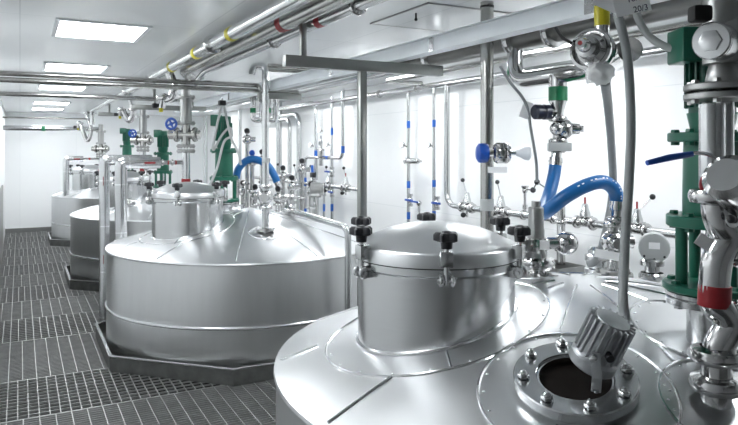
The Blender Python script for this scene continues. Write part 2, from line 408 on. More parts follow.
# cable tray
tx0, tx1, tz = 2.12, 2.205, beam_z1+.001
ct = thing('cable_tray', 'long pale metal cable tray resting on the cross beam', 'cable tray', ((tx0+tx1)/2, 4, tz))
cl = Vector(((tx0+tx1)/2, 4, tz))
MB().box(((tx0+tx1)/2, 4.2, tz+.002), (tx1-tx0, 12.4, .004)).build('tray_base', 'tray', ct, cl)
for x in (tx0, tx1): MB().box((x, 4.2, tz+.04), (.004, 12.4, .078)).box((x+(.008 if x == tx0 else -.008), 4.2, tz+.079), (.02, 12.4, .003)).build('side_rail', 'tray', ct, cl)
MB().box(((tx0+tx1)/2, 4.2, tz+.086), (tx1-tx0+.024, 12.4, .006)).build('tray_cover', 'tray', ct, cl)
for y in (.6, 2.0, 3.2, 4.6, 6.0, 7.4): MB().box((tx0-.004, y, tz+.04), (.006, .05, .085)).build('joint_plate', 'seam', ct, cl)

def pipe(name, pts, r, m, label, cat='pipe', bend=None, group=None, bands=(), seg=18, collars=()):
    """a run of pipe as one thing; bands = (point index a, b, t0, t1, material) tapes along a leg"""
    o = Vector(pts[0]); t = thing(name, label, cat, o, group=group)
    MB().tube(pts, r, bend if bend is not None else r*3, seg).build('tube', m, t, o)
    for a, b, t0, t1, mm in bands:
        A, B = Vector(pts[a]), Vector(pts[b]); MB().lathe([(r*.9, 0), (r*1.06, 0), (r*1.06, (B-A).length*(t1-t0)), (r*.9, (B-A).length*(t1-t0))], A+(B-A)*t0, B-A, 20).build('tape_band', mm, t, o)
    for a, b, q in collars:
        A, B = Vector(pts[a]), Vector(pts[b]); c = MB(); ferrule(c, A+(B-A)*q, B-A, r*.95); c.build('clamp_union', 'pol', t, o)
    return t
def yb(y, y0, y1): return (y-y0)/(y1-y0)
# three ceiling mains along the room
Y0 = -2.9
Z1 = 2.715
d1 = 6.4
pipe('ceiling_pipe', [(1.28, Y0, Z1), (1.28, 14.2, Z1), (1.28, 14.2, 2.42)], .048, 'steel', 'pale ceiling main with yellow tape, leftmost of the three overhead', bands=[(0, 1, yb(q, Y0, 14.2), yb(q, Y0, 14.2)+.004, 'yellow') for q in (4.35, 5.35, 6.35)], group='ceiling mains', collars=[(0, 1, yb(4.9, Y0, 14.2)), (0, 1, yb(9.3, Y0, 14.2))])
pipe('ceiling_pipe', [(1.43, Y0, 2.70), (1.43, 6.6, 2.70), (1.62, 6.95, 2.66)], .052, 'warm', 'ceiling main with wide dark red band, middle of the three overhead', bands=[(0, 1, yb(3.75, Y0, 6.6), yb(3.82, Y0, 6.6), 'red')], group='ceiling mains')
pipe('ceiling_pipe', [(1.585, Y0, 2.69), (1.585, 6.35, 2.69), (1.585, 6.7, 2.60)], .036, 'steel', 'thinner ceiling main with small red mark, rightmost of the three overhead', bands=[(0, 1, yb(3.55, Y0, 6.35), yb(3.62, Y0, 6.35), 'red')], group='ceiling mains', collars=[(0, 1, yb(3.1, Y0, 6.35)), (0, 1, yb(4.4, Y0, 6.35))])
# crossing pipes from the left wall
def cross(v0, y, z, x1, r, label, drop=None, m='warm', bands=()):
    pts = [(XL+.002, y, z), (x1, y, z)]
    if drop: pts.append((x1, y, z-drop))
    pipe('cross_pipe', pts, r, m, label, group='pipes crossing under the ceiling', bands=bands)
cross(0, 6.1, 2.545, 2.05, .022, 'nearest thin pipe crossing the ceiling from left wall, upper one of its pair', .08)
cross(0, 6.1, 2.492, 2.45, .022, 'nearest thin pipe crossing the ceiling from left wall, lower one of its pair')
cross(0, 8.3, 2.545, 1.9, .026, 'second dark pipe crossing from the left wall, in front of the far lights', .1)
cross(0, 14.6, 2.56, 1.3, .018, 'thin pale pipe crossing high near the end wall')
cross(0, 14.9, 2.36, 1.5, .05, 'thick pipe crossing low near the end wall with green band', None, 'steel', [(0, 1, .38, .42, 'greent')])
# big pipe right of the tray, then its thinner continuation
pipe('main_pipe', [(2.78, Y0, 2.615), (2.78, 4.75, 2.615)], .062, 'dpipe', 'thick steel pipe, painted dark as if reflecting, running beside the cable tray', collars=[(0, 1, yb(4.2, Y0, 4.75)), (0, 1, yb(3.25, Y0, 4.75)), (0, 1, yb(2.9, Y0, 4.75))])
pipe('main_pipe', [(2.78, 4.755, 2.615), (2.78, 11.5, 2.615)], .04, 'steel', 'narrower pale pipe continuing the thick one past the cross beam')
# pipes along the right wall, high up
pipe('wall_pipe', [(4.1, -2.5, 2.645), (4.1, 12.5, 2.645)], .034, 'steel', 'pale horizontal pipe high along the right wall that the drop pipes hang from', collars=[(0, 1, .6), (0, 1, .66)])
pipe('wall_pipe', [(3.62, -2.5, 2.69), (3.62, 6.4, 2.69), (4.1, 6.4, 2.69)], .026, 'warm', 'thin pipe under the ceiling between the thick pipe and the right wall')
pipe('wall_pipe', [(3.3, -2.5, 2.70), (3.3, 9.5, 2.70)], .03, 'steel', 'pipe close under the ceiling behind the cable tray')

# ---------------------------------------------------------------- right wall: drops, manifold
XW = 4.10
def wz(u, v, x=XW): return WX(u, v, x)
pipe('manifold_pipe', [wz(447, 84), wz(447, 205), (XW, wz(690, 240).y, wz(447, 205).z), (XW, .6, wz(447, 205).z)], .031, 'steel', 'steel manifold pipe dropping down the right wall and running along it behind the nearest tank', bend=.16, collars=[(1, 2, .16), (1, 2, .42), (1, 2, .55)])
mz = wz(447, 205).z
def my(u): return wz(u, 200).y
VAL = [(467, (-.1, .35, 1), False, 'manifold valve with black ball lever, left of the tall blue-knobbed pipe'), (501, (-.2, .1, 1), False, 'manifold valve with upright black ball lever, just right of the tall blue-knobbed pipe'),
       (585, None, True, 'manifold valve with red pin, seen under the arch of the blue hose'), (637, (.35, -.75, .9), True, 'manifold valve with red pin and slanted ball lever, above the round transmitter')]
for u, lv, rd, lb in VAL: manifold_valve((XW, my(u), mz), lb, lv, rd, 1.0, u < 560)
# thin drops with blue bands
def drop(u, v0, v1, r, label, bv, x=XW, fitting=None):
    A, B = wz(u, v0, x), wz(u, v1, x)
    H = A.z-B.z
    t = pipe('drop_pipe', [A, (A.x, A.y, B.z)], r, 'steel', label, group='thin drop pipes with blue bands on the right wall', bands=[(0, 1, (q-v0)/(v1-v0), (q+7-v0)/(v1-v0), 'bluet') for q in bv])
    return t
drop(408.5, 93, 222, .02, 'left thin drop pipe of the blue-banded pair, nearer the tall post', (121, 181, 212))
drop(434, 88, 222, .02, 'right thin drop pipe of the blue-banded pair, beside the manifold bend', (120, 180, 211))
drop(332, 97, 226, .021, 'far thin blue-banded drop pipe beneath the green clamp, right of the regulator', (128, 190, 204))
drop(316, 185, 226, .018, 'short blue-banded drop with blue handle below the regulator, left one', (203,))
drop(324, 187, 226, .018, 'short blue-banded drop with blue handle below the regulator, middle one', (204,))
def gauge(p, label, r=.032):
    p = Vector(p); t = thing('pressure_gauge', label, 'gauge', p, group='small round gauges on the wall drops')
    MB().cyl((-.01, 0, 0), (-.045, -.012, 0), r, bev=.004).build('case', 'pol', t); MB().cyl((-.044, -.0115, 0), (-.047, -.0125, 0), r*.82).build('dial', 'white', t)
    MB().cyl((0, 0, 0), (.002, -.06, -.02), .008).build('stem', 'pol', t)
for u, v, lb in ((404, 145, 'small gauge on the left drop of the wall pair'), (430, 145, 'small gauge on the right drop of the wall pair'), (312, 145, 'small gauge left of the far regulator'), (328, 144, 'small gauge right of the far regulator'), (321, 130, 'gauge on top of the far regulator')):
    gauge(wz(u, v, XW-.02), lb, .042 if u < 390 else .034)
def blue_valve(p, label, flip=1):
    p = Vector(p); t = thing('ball_valve', label, 'valve', p, group='small ball valves with blue handles on the right wall')
    b = MB().cyl((0, 0, -.07), (0, 0, .07), .026); b.ball((0, 0, 0), .037); b.hexa((0, 0, -.075), (0, 0, 1), .034, .03); b.hexa((0, 0, .045), (0, 0, 1), .034, .03); b.cyl((0, 0, 0), (-.05, 0, 0), .012); b.build('body', 'pol', t)
    MB().box((-.055, flip*-.06, .004), (.014, .17, .024), bev=.004).build('handle', 'bluep', t)
for u, v, lb, f in ((410, 200, 'blue-handled valve low on the left drop of the wall pair', 1), (437, 203, 'blue-handled valve low on the right drop of the wall pair', 1), (316, 189, 'blue-handled valve on the left short drop under the far regulator', 1), (324, 191, 'blue-handled valve on the middle short drop under the far regulator', 1), (332, 192, 'blue-handled valve on the right drop under the far regulator', 1), (332, 172, 'blue-handled valve just right of the far regulator', -1)):
    blue_valve(wz(u, v), lb, f)
p = wz(412, 161, XW-.03); t = thing('steam_trap', 'horizontal steel trap body across the left drop of the wall pair', 'valve', p)
MB().cyl((0, .12, 0), (0, -.14, 0), .034, .03, bev=.006).lathe([(.044, .0), (.044, .025)], (0, .1, 0), (0, 1, 0)).build('body', 'steel', t); MB().cyl((0, -.14, 0), (0, -.2, 0), .014).build('outlet', 'pol', t)
p = wz(419, 205, XW-.03); t = thing('drain_valve', 'little steel drain valve hanging between the two wall drops', 'valve', p)
MB().cyl((0, 0, .05), (0, 0, -.09), .016).ball((0, 0, .02), .03).build('body', 'pol', t); MB().box((-.03, .05, .035), (.015, .16, .02), bev=.004).build('handle', 'bluep', t)
# far regulator group (u 303-345)
pts = [wz(343, 88), wz(343, 158), wz(305, 165), wz(303, 225)]
z1 = pts[1].z; pts[2] = Vector((XW, pts[2].y, z1)); pts[3] = Vector((XW, pts[2].y, pts[3].z))
pipe('bent_pipe', pts, .026, 'steel', 'steel pipe that drops, turns along the wall and drops again around the far regulator', bend=.13, bands=[(0, 1, .83, .93, 'bluet'), (1, 2, .35, .55, 'bluet'), (2, 3, .3, .42, 'bluet'), (2, 3, .75, .85, 'bluet')])
p = wz(321, 150, XW-.06); t = thing('pressure_regulator', 'tall steel regulator on the far right wall between two gauges', 'regulator', p)
MB().lathe([(0, -.24), (.035, -.24), (.035, -.12), (.055, -.10), (.055, .0), (.04, .02), (.04, .12), (.02, .15), (.012, .22), (0, .22)]).build('body', 'pol', t)
MB().cyl((0, -.14, -.12), (0, .14, -.12), .016).cyl((0, -.11, .0), (0, .11, .02), .012).build('cross_arms', 'pol', t)
p = wz(313, 175, XW-.05); t = thing('solenoid_valve', 'black solenoid valve with blue cap left of the far wall valves', 'valve', p)
MB().box((0, 0, 0), (.06, .13, .08), bev=.012).build('coil', 'black', t); MB().cyl((0, .02, .04), (0, .04, .15), .022).build('blue_cap', 'bluet', t)
# bending pipes on the far right wall
for (ua, va, ub, vb, vc, r, lb) in ((270, 101, 316, 102, 180, .026, 'thin pipe turning down the far right wall, rightmost of the three bends'), (265, 112, 299, 114, 215, .042, 'thick pipe turning down the far right wall, beside the tall tank pole'), (262, 118, 290, 119, 215, .03, 'medium pipe turning down the far right wall, left of the thick bend')):
    B = wz(ub, vb); A = Vector((XW, wz(ua, va).y, B.z)); pipe('wall_bend_pipe', [A, B, Vector((XW, B.y, wz(ub, vc).z))], r, 'steel', lb, bend=.2, group='pipes bending down the far right wall', bands=[(1, 2, .62, .7, 'bluet')] if ub == 316 else ())
for u, v0, v1, r, lb in ((206, 108, 200, .035, 'plain vertical wall pipe left of the middle green agitator'), (240, 100, 190, .035, 'plain vertical wall pipe right of the middle green agitator'), (279, 100, 215, .055, 'thick vertical wall pipe right of the tall tank pole')):
    A = wz(u, v0, XW); pipe('riser_pipe', [A, (A.x, A.y, wz(u, v1, XW).z)], r, 'steel', lb, group='far wall risers')
# vertical pipe under the manifold and the box it drains into
p = WX(561, 205, 3.92); q = WX(561, 262, 3.92)
pipe('drain_riser', [(3.92, p.y, mz+.16), (3.92, p.y, q.z-.02)], .034, 'pol', 'polished vertical pipe behind the blue hose, draining into the grey box', collars=[(0, 1, .3), (0, 1, .75)])
bx = WX(556, 271, 3.9); t = thing('drain_box', 'open grey steel drain box behind the far edge of the nearest tank', 'box', (bx.x, bx.y, 0))
f = MB(); zt, zb = WX(556, 264, 3.9).z, .88
for sx in (-1, 1): f.box((sx*.15, 0, (zt+zb)/2), (.008, .36, zt-zb)); f.box((0, sx*.18, (zt+zb)/2), (.3, .008, zt-zb))
f.box((0, 0, zb), (.3, .36, .008)); f.build('bin', 'dull', t); MB().cyl((0, 0, 0), (0, 0, zb), .03).cyl((0, 0, 0), (0, 0, .012), .09).build('pedestal', 'frame', t)

# ---------------------------------------------------------------- nearest tank: fittings on the roof
def seat(u, d, i=0):
    p = W(u, 200, d); p.z = zc(p.x-TXS[i], p.y-TY[i], i); return p
# sight glass
sg = Vector((TX+SGX, TY[0]+SGY, zc(SGX, SGY))); n = roof_n(SGX, SGY)
t = thing('sight_glass', 'bolted round sight glass port in the roof of the nearest tank', 'sight glass', sg)
R1 = .198
MB().lathe([(.135, -.03), (R1-.02, -.03), (R1-.02, .012), (R1, .014), (R1, .042), (R1-.004, .046), (.145, .046), (.125, .044), (.12, .018)], (0, 0, 0), n, 64).build('flange_ring', 'steel', t)
MB().lathe([(.121, .035), (.115, .035), (.115, .0), (.121, .0)], (0, 0, 0), n, 48, True).build('gasket_ring', 'seam', t)
MB().lathe([(0, .012), (.122, .012)], (0, 0, 0), n, 48).build('glass', 'void', t)
x, y, a = frame_of(n)
for k in range(8):
    th = 2*math.pi*(k+.35)/8; q = (x*math.cos(th)+y*math.sin(th))*.168+a*.046
    MB().lathe([(.021, 0), (.021, .004)], q, a, 20).hexa(q+a*.004, a, .0185, .016).ball(q+a*.02, .0125, 14, sc=(1, 1, .9), axis=a).build('bolt', 'steel', t)
# inspection lamp leaning over the glass
lc = W(592, 361, 2.11); la = (W(612, 322, 2.06)-lc).normalized()
t = thing('inspection_lamp', 'grey finned cast lamp leaning over the sight glass', 'lamp', lc)
LR, LL = .076, .165
MB().lathe([(0, -.012), (LR-.006, -.012), (LR, -.006), (LR, .022), (LR-.006, .028), (LR*.88, .034), (LR*.78, LL-.015), (LR*.70, LL), (0, LL)], (0, 0, 0), la, 48).build('housing', 'cast', t)
x, y, a = frame_of(la); fn = MB()
for k in range(20):
    th = 2*math.pi*k/20; dr = x*math.cos(th)+y*math.sin(th); tn = -x*math.sin(th)+y*math.cos(th)
    rot = Matrix((dr, tn, a)).transposed(); fn.box(dr*LR*.86+a*(LL*.5+.018), (.018, .0065, LL-.04), rot, bev=.0015)
fn.build('cooling_fins', 'cast', t)
viewdir = (Vector((0, 0, CAMZ))-lc); tt = (viewdir-a*viewdir.dot(a)).normalized(); sd = a.cross(tt).normalized()
pv = tt*(LR+.008)+a*.06; ft = W(596, 391, 2.02)-lc; fm = W(597, 378, 2.0)-lc
br = MB()
for A, B in ((pv+a*.012, fm), (fm, ft)):
    zb_ = (B-A).normalized(); xb_ = zb_.cross(viewdir).normalized(); yb_ = zb_.cross(xb_)
    br.box((A+B)/2, (.030, .006, (B-A).length+.006), Matrix((xb_, yb_, zb_)).transposed(), bev=.002)
brk = br.build('bracket', 'cast', t)
MB().cyl(pv-tt*.02, pv+tt*.012, .013).hexa(pv+tt*.010, tt, .012, .008).build('pivot_bolt', 'steel', brk)
MB().cyl(ft, ft+(viewdir.normalized()*.5+Vector((0, 0, .5)))*.012, .009).build('foot_bolt', 'steel', brk)
gd = ((W(623, 345, 2.0)-W(607, 345, 2.06))+tt*.03); gd = (gd-a*gd.dot(a)).normalized()
MB().cyl(a*.075+gd*LR*.7, a*.075+gd*(LR*1.12), .013).build('cable_gland', 'black', t)

# agitator builder (local z = 0 at the underside of its steel flange)
def agitator(loc, label, s=1.0, top=True):
    t = thing('agitator', label, 'agitator', loc, group='green agitators standing on the tanks')
    st = MB(); st.cyl((0, 0, -.14*s), (0, 0, .0), .085*s); flange(st, (0, 0, .0), (0, 0, 1), .158*s, .028*s, 8); flange(st, (0, 0, .03*s), (0, 0, 1), .158*s, .02*s, 8); st.build('mounting_flange', 'steel', t)
    lf = MB(); flange(lf, (0, 0, .052*s), (0, 0, 1), .168*s, .026*s, 8); lf.build('lower_flange', 'green', t)
    for k in range(4):
        a = math.pi/4+k*math.pi/2+.35; MB().cyl((.115*s*math.cos(a), .115*s*math.sin(a), .075*s), (.115*s*math.cos(a), .115*s*math.sin(a), .285*s), .021*s).build('stand_leg', 'green', t)
    MB().cyl((0, 0, -.02), (0, 0, .3*s), .022*s).ball((0, 0, .10*s), .045*s, sc=(1, 1, .7)).build('shaft', 'steel', t)
    mf = MB(); flange(mf, (0, 0, .285*s), (0, 0, 1), .155*s, .042*s, 6); mf.build('middle_flange', 'green', t)
    MB().cyl((0, 0, .325*s), (0, 0, .60*s), .100*s, .096*s).box((-.066*s, -.02*s, .42*s), (.02*s, .04*s, .06*s)).build('gear_column', 'green', t)
    tf = MB(); flange(tf, (0, 0, .595*s), (0, 0, 1), .15*s, .034*s, 6); tf.build('upper_flange', 'green', t)
    MB().cyl((0, 0, .625*s), (0, 0, .70*s), .07*s, .085*s).build('adapter', 'green', t)
    if top:
        m = MB().cyl((0, 0, .69*s), (0, 0, .99*s), .078*s, bev=.01)
        for k in range(20):
            a = 2*math.pi*k/20; m.box((.083*s*math.cos(a), .083*s*math.sin(a), .82*s), (.02*s, .006*s, .2*s), a)
        m.build('motor', 'greend' if top == 2 else 'green', t)
        MB().box((-.085*s*cth, .085*s*sth, .945*s), (.105*s, .13*s, .125*s), -TH, bev=.008).build('terminal_box', 'green', t)
    return t
ag = W(712, 300, 2.40); ag.z = 1.355
agitator(ag, 'green agitator on the nearest tank, at the right edge of the picture', 1.0, 2)

# transmitter with round face
p = seat(652, 3.55); hd = W(654, 247, 3.55)
t = thing('pressure_transmitter', 'round grey transmitter head on a clamped stem at the back of the nearest tank', 'transmitter', p)
MB().cyl((0, 0, -.03), (0, 0, .10), .038).lathe([(.02, .10), (.062, .1), (.062, .125), (.05, .135), (.02, .15), (.02, hd.z-p.z)], seg=24).lathe([(.058, .02), (.068, .03), (.068, .05), (.058, .06)], seg=24).build('stem', 'pol', t)
fd = (Vector((0, 0, CAMZ))-hd); fd.z = 0; fd = (fd.normalized()+Vector((-.12, -.15, 0))).normalized(); hl = hd-p
MB().cyl(hl-fd*.055, hl+fd*.03, .078, bev=.006).cyl(hl+fd*.03, hl+fd*.042, .080, bev=.005).build('head', 'lgrey', t)
rt = Matrix((fd.cross(Vector((0, 0, 1))), fd, Vector((0, 0, 1)))).transposed()
MB().box(hl+fd*.043+Vector((0, 0, .012)), (.055, .004, .035), rt).build('name_plate', 'white', t)
sb = MB()
for sx, sz in ((-.05, -.045), (.05, -.045), (0, -.06)): sb.cyl(hl+fd*.04+rt @ Vector((sx, 0, sz)), hl+fd*.047+rt @ Vector((sx, 0, sz)), .006)
sb.build('cover_screws', 'black', t)

# tall pole with blue-knobbed valve
p = W(487, 200, 3.9); p.z = zc(p.x-TX, p.y-TY[0])
t = thing('standpipe', 'tall steel standpipe rising from the nearest tank to the ceiling, with a blue-knobbed valve', 'pipe', p)
MB().cyl((0, 0, -.02), (0, 0, CEIL-p.z), .039, seg=24).ring((0, 0, .0), (0, 0, 1), .04, .03, .03).build('tube', 'warm', t)
MB().lathe([(.0395, 0), (.0405, 0), (.0405, .07), (.0395, .07)], (0, 0, CAMZ-p.z-.36)).build('tape_band', 'lgrey', t)
MB().lathe([(.0395, 0), (.041, 0), (.041, .012), (.0395, .012)], (0, 0, W(487, 8, 3.9).z-p.z)).build('joint_ring', 'black', t)
vp = W(487, 153, 3.86); fr = Vector((cth, -sth, 0)); fv = Vector((-sth, -cth, 0))
bp_ = vp-p+fv*.06
v = MB().cyl(bp_-fr*.0, bp_+fr*.10, .022); ferrule(v, bp_+fr*.045, fr, .034); v.lathe([(.03, -.06), (.045, -.05), (.045, -.03), (.03, -.02), (.03, .02), (.045, .03), (.045, .05), (.03, .06)], bp_+fr*.075, (0, 0, 1), 20); ferrule(v, bp_+fr*.11, fr, .03); v.cyl(bp_+fr*.10, bp_+fr*.18, .013); v.cyl(bp_, vp-p, .02)
vo = v.build('sample_valve', 'pol', t)
MB().lathe([(0, -.045), (.035, -.045), (.058, -.03), (.06, .0), (.052, .022), (.028, .03), (0, .03)], bp_-fr*.028, fr, 10).build('blue_knob', 'bluep', vo)
MB().lathe([(.016, .0), (.026, .03), (.04, .05), (.043, .075), (.032, .085), (0, .088)], bp_+fr*.155, fr, 18).build('cap', 'cap', vo)
MB().box(bp_+fr*.05+Vector((0, 0, -.098)), (.11, .003, .034), Matrix((fr, fv, Vector((0, 0, 1)))).transposed()).build('tag', 'white', vo)

# pipe run with green tape, the valve with yellow taped riser
XB = 2.78; zr = 2.36
pa = WX(515, 40, XB); pb = WX(594, 70, XB)
t0 = pipe('transfer_pipe', [(XB, pa.y, 2.60), (XB, pa.y, zr), (XB, pb.y, zr), (2.2, 1.86, 2.33)], .050, 'pol', 'polished pipe looping down from the thick overhead pipe, green tape at its left bend', bend=.13)
MB().box(Vector((XB, pa.y, 2.455))+Vector((-cth, sth, 0))*.0455-Vector((pa.x*0+XB, pa.y, 2.60)), (.004, .03, .17), Matrix.Rotation(-TH, 3, 'Z'), bev=.001).build('tape_strip', 'greent', t0)
pt = WX(558, 90, XB); o = Vector((XB, pt.y, zr))
def zv(v, d): return CAMZ-(v-HV)/F*d
dT = 3.795*2.78/2.75
t = thing('hose_valve', 'vertical valve with green band below the polished pipe, feeding the blue hose', 'valve', (XB, pt.y, zv(155, dT)))
oo = Vector((XB, pt.y, 0)); off = Vector((XB, pt.y, zv(155, dT)))
MB().lathe([(.052, zr), (.052, zv(101, dT)), (.032, zv(113, dT)), (.032, zv(119, dT))], oo, seg=24).build('tee_leg', 'pol', t, off)
MB().lathe([(.0525, zv(87, dT)), (.0545, zv(87, dT)), (.0545, zv(101, dT)), (.0525, zv(101, dT))], oo, seg=24).build('tape_band', 'greent', t, off)
v = MB().cyl(oo+Vector((0, 0, zv(117, dT))), oo+Vector((0, 0, zv(150, dT))), .031)
c0 = oo+Vector((0, 0, zv(129, dT)))+fr*.03
v.ball(c0, .062, 20); ferrule(v, oo+Vector((0, 0, zv(119, dT))), (0, 0, 1), .034); ferrule(v, oo+Vector((0, 0, zv(141, dT))), (0, 0, 1), .034); v.cyl(c0, c0+fr*.09+fv*.02, .038, .03); v.cyl(c0+fr*.08, c0+fr*.115+fv*.02, .02)
v.ball(c0+fv*.04-fr*.05, .04, 16); v.build('valve_body', 'pol', t, off)
MB().box(oo+fv*.03+Vector((0, 0, zv(147, dT))), (.13, .06, .05), Matrix((fr, fv, Vector((0, 0, 1)))).transposed(), bev=.006).build('clamp_block', 'lgrey', t, off)
kp = W(541, 112, dT-.02)
t = thing('black_knob_valve', 'navy black knob valve pointing left of the green-banded tee', 'valve', kp)
MB().lathe([(0, -.05), (.034, -.05), (.044, -.04), (.044, -.005), (.036, 0), (.036, .012), (.045, .018), (.045, .05), (.03, .055), (0, .055)], (0, 0, 0), fr+fv*-.35, 24).build('knob', 'navy', t)
MB().cyl(fr*.05, fr*.105-fv*.01, .02).build('stem', 'pol', t)
tg = W(526, 110, dT); solo('paper_tag', MB().box(tg, (.055, .002, .10), Matrix.Rotation(-TH, 3, 'Z') @ Matrix.Rotation(.35, 3, 'Y')), 'white', 'small white tag hanging left of the navy knob valve', 'tag')
solo('thin_cable', MB().tube(spline([W(500, 66, 3.8), W(510, 82, 3.8), W(522, 97, 3.82), W(528, 110, 3.84), (W(531, 130, 3.84)), W(536, 160, 3.84), W(537, 182, 3.84)]), .0085, seg=10), 'grey', 'thin grey cable hanging behind the navy knob valve', 'cable')
# round valve with yellow riser
vd = 2.65; vc = W(592, 50, vd); vr = W(602, 30, vd+.02)
t = thing('check_valve', 'big round polished valve below the yellow taped pipe', 'valve', vc)
axv = (fv*.75-fr*.65+Vector((0, 0, .12))).normalized()
MB().lathe([(0, -.05), (.066, -.05), (.085, -.035), (.088, -.015), (.079, .0), (.085, .006), (.085, .021), (.074, .026), (.065, .017), (.047, .03), (.043, .065), (.028, .072), (.025, .106), (.02, .118), (0, .118)], (0, 0, 0), axv, 40).build('body', 'pol', t)
MB().cyl(axv*.118, axv*.121, .009).build('red_dot', 'red', t)
rl = vr-vc
MB().cyl((rl.x, rl.y, -.02), (rl.x, rl.y, CEIL-vc.z), .029).cyl((0, 0, -.05), (rl.x*.3, rl.y*.3, -.13), .034).build('riser', 'steel', t)
MB().cyl((rl.x, rl.y, W(602, 25, vd).z-vc.z), (rl.x, rl.y, W(602, 5, vd).z-vc.z), .031).build('tape_band', 'yellow', t)
bg = MB(); c = W(600, 73, 2.62); random.seed(3); bm = bmesh.new(); bmesh.ops.create_icosphere(bm, subdivisions=3, radius=1)
for q in bm.verts: q.co = Vector((q.co.x*.056, q.co.y*.045, q.co.z*.048))*(1+random.uniform(-.22, .18))
bg.add([c+q.co for q in bm.verts], [[q.index for q in f_.verts] for f_ in bm.faces]); bm.free()
solo('plastic_wrap', bg, 'bag', 'crumpled clear plastic wrap under the big round valve', 'wrap', ang=180)

# blue hose and the valve stack it feeds
hp = [W(556, 158, 3.82), W(554, 175, 3.80), W(549, 195, 3.74), W(544, 209, 3.62), W(543.5, 213, 3.5), W(550, 209, 3.36), W(565, 197, 3.3), W(585, 186, 3.3), W(602, 182, 3.33), W(613, 188, 3.36), W(617, 199, 3.38), W(617, 210, 3.38)]
o = hp[-1]; t = thing('blue_hose', 'thick blue hose looping from the green-banded valve over to the tank inlet', 'hose', o)
sp = spline(hp, 10); MB().tube(sp, .036, seg=20).build('hose_tube', 'hose', t, o)
mk = MB()
for i in list(range(64, 100, 2)):
    if (i//2) % 3 == 2: continue
    a_, b_ = sp[i], sp[i+1]; up = Vector((0, 0, 1)); nn = (up*.6+fv*.8); tg_ = (b_-a_).normalized(); nn = (nn-tg_*nn.dot(tg_)).normalized()
    mk.tube([a_+nn*.0345, b_+nn*.0345], .0038, seg=6)
mk.build('printed_marks', 'white', t, o)
for (pp, i0, i1) in ((hp[0], 0, 5), (hp[-1], -1, -5)):
    dr = (sp[i1]-sp[i0]).normalized(); pz = sp[i0]; hb_ = MB().lathe([(.036, .0), (.0385, .0), (.0385, .045), (.036, .045)], pz, dr, 24); hb_.lathe([(.037, .012), (.041, .012), (.041, .026), (.037, .026)], pz, dr, 24)
    hb_.cyl(pz-dr*.05, pz+dr*.005, .03); ferrule(hb_, pz-dr*.05, dr, .032); hb_.build('hose_coupling', 'pol', t, o)
p = seat(613, 3.38); e = W(617, 224, 3.38); L = e.z-p.z
t = thing('inlet_valve_stack', 'polished inlet valve stack on the nearest tank under the blue hose end', 'valve', p)
v = MB().cyl((0, 0, .03), (0, 0, L+.02), .028); ferrule(v, (0, 0, L), (0, 0, 1), .032); v.ball((0, 0, L*.66), .062, 20); v.cyl((0, 0, L*.66), Vector((0, 0, L*.66))+fr*.10, .034); v.cyl((0, 0, L*.66), Vector((0, 0, L*.66))+fv*.085, .035, .03); ferrule(v, (0, 0, L*.42), (0, 0, 1), .032); v.lathe([(.045, .10), (.05, .11), (.05, .14), (.045, .15)], seg=24); v.cyl((0, 0, L*.36), Vector((0, 0, L*.36))-fr*.07, .02)
v.build('valve_body', 'pol', t)
fb = MB(); flange(fb, (0, 0, -.01), (0, 0, 1), .098, .032, 8); fb.build('base_flange', 'dull', t)
MB().box(Vector((0, 0, L*.45))+fv*.075-fr*.05, (.14, .002, .042), Matrix.Rotation(-TH, 3, 'Z') @ Matrix.Rotation(.18, 3, 'Y')).build('tag', 'white', t)
# inline filter by the manway
p = seat(536, 3.25); zt = W(536, 207, 3.25).z-p.z
t = thing('inline_filter', 'polished cylindrical filter beside the manway of the nearest tank', 'filter', p)
MB().cyl((0, 0, zt-.16), (0, 0, zt), .038, bev=.004).cyl((0, 0, zt), (0, 0, zt+.03), .022).lathe([(.038, zt-.15), (.041, zt-.15), (.041, zt-.11), (.038, zt-.11)]).build('filter_head', 'dull', t)
b = MB().cyl((0, 0, -.03), (0, 0, zt-.15), .055); flange(b, (0, 0, -.015), (0, 0, 1), .085, .025, 6); ferrule(b, (0, 0, .06), (0, 0, 1), .058); b.cyl((0, 0, zt-.18), Vector((0, 0, zt-.18))+fr*.13, .03); b.ball(Vector((0, 0, zt-.18))+fr*.15, .058, 18); b.cyl(Vector((0, 0, zt-.18)), Vector((0, 0, zt-.18))-fr*.09+fv*.02, .022)
b.box(Vector((0, 0, zt-.2))-fr*.04+fv*.06, (.085, .01, .09), Matrix.Rotation(-TH, 3, 'Z'), bev=.002)
b.build('filter_body', 'pol', t)
MB().box(Vector((0, 0, .16))+fv*.062+fr*.02, (.06, .003, .045), Matrix.Rotation(-TH, 3, 'Z')).build('tag', 'white', t)
# little sampling tap with black balls
p = WX(525, 196, XW); t = thing('sample_tap', 'small steel sampling tap with two black ball ends above the manifold', 'valve', p)
l = MB().cyl((0, 0, mz-p.z+.01), (0, 0, .05), .012); l.ball((0, 0, .05), .026); l.lathe([(.02, .06), (.034, .085), (.034, .095), (0, .095)]); l.cyl((0, 0, -.12), (0, 0, -.08), .022); q1 = WX(533, 190, 4.05)-p; q2 = WX(537, 182, 4.03)-p; l.tube([(0, 0, .06), q1, q2, WX(546, 188, 4.03)-p], .008, seg=8)
l.build('body', 'pol', t); MB().ball(q1, .026).build('ball_end', 'black', t); MB().ball(q2, .026).build('ball_end', 'black', t)
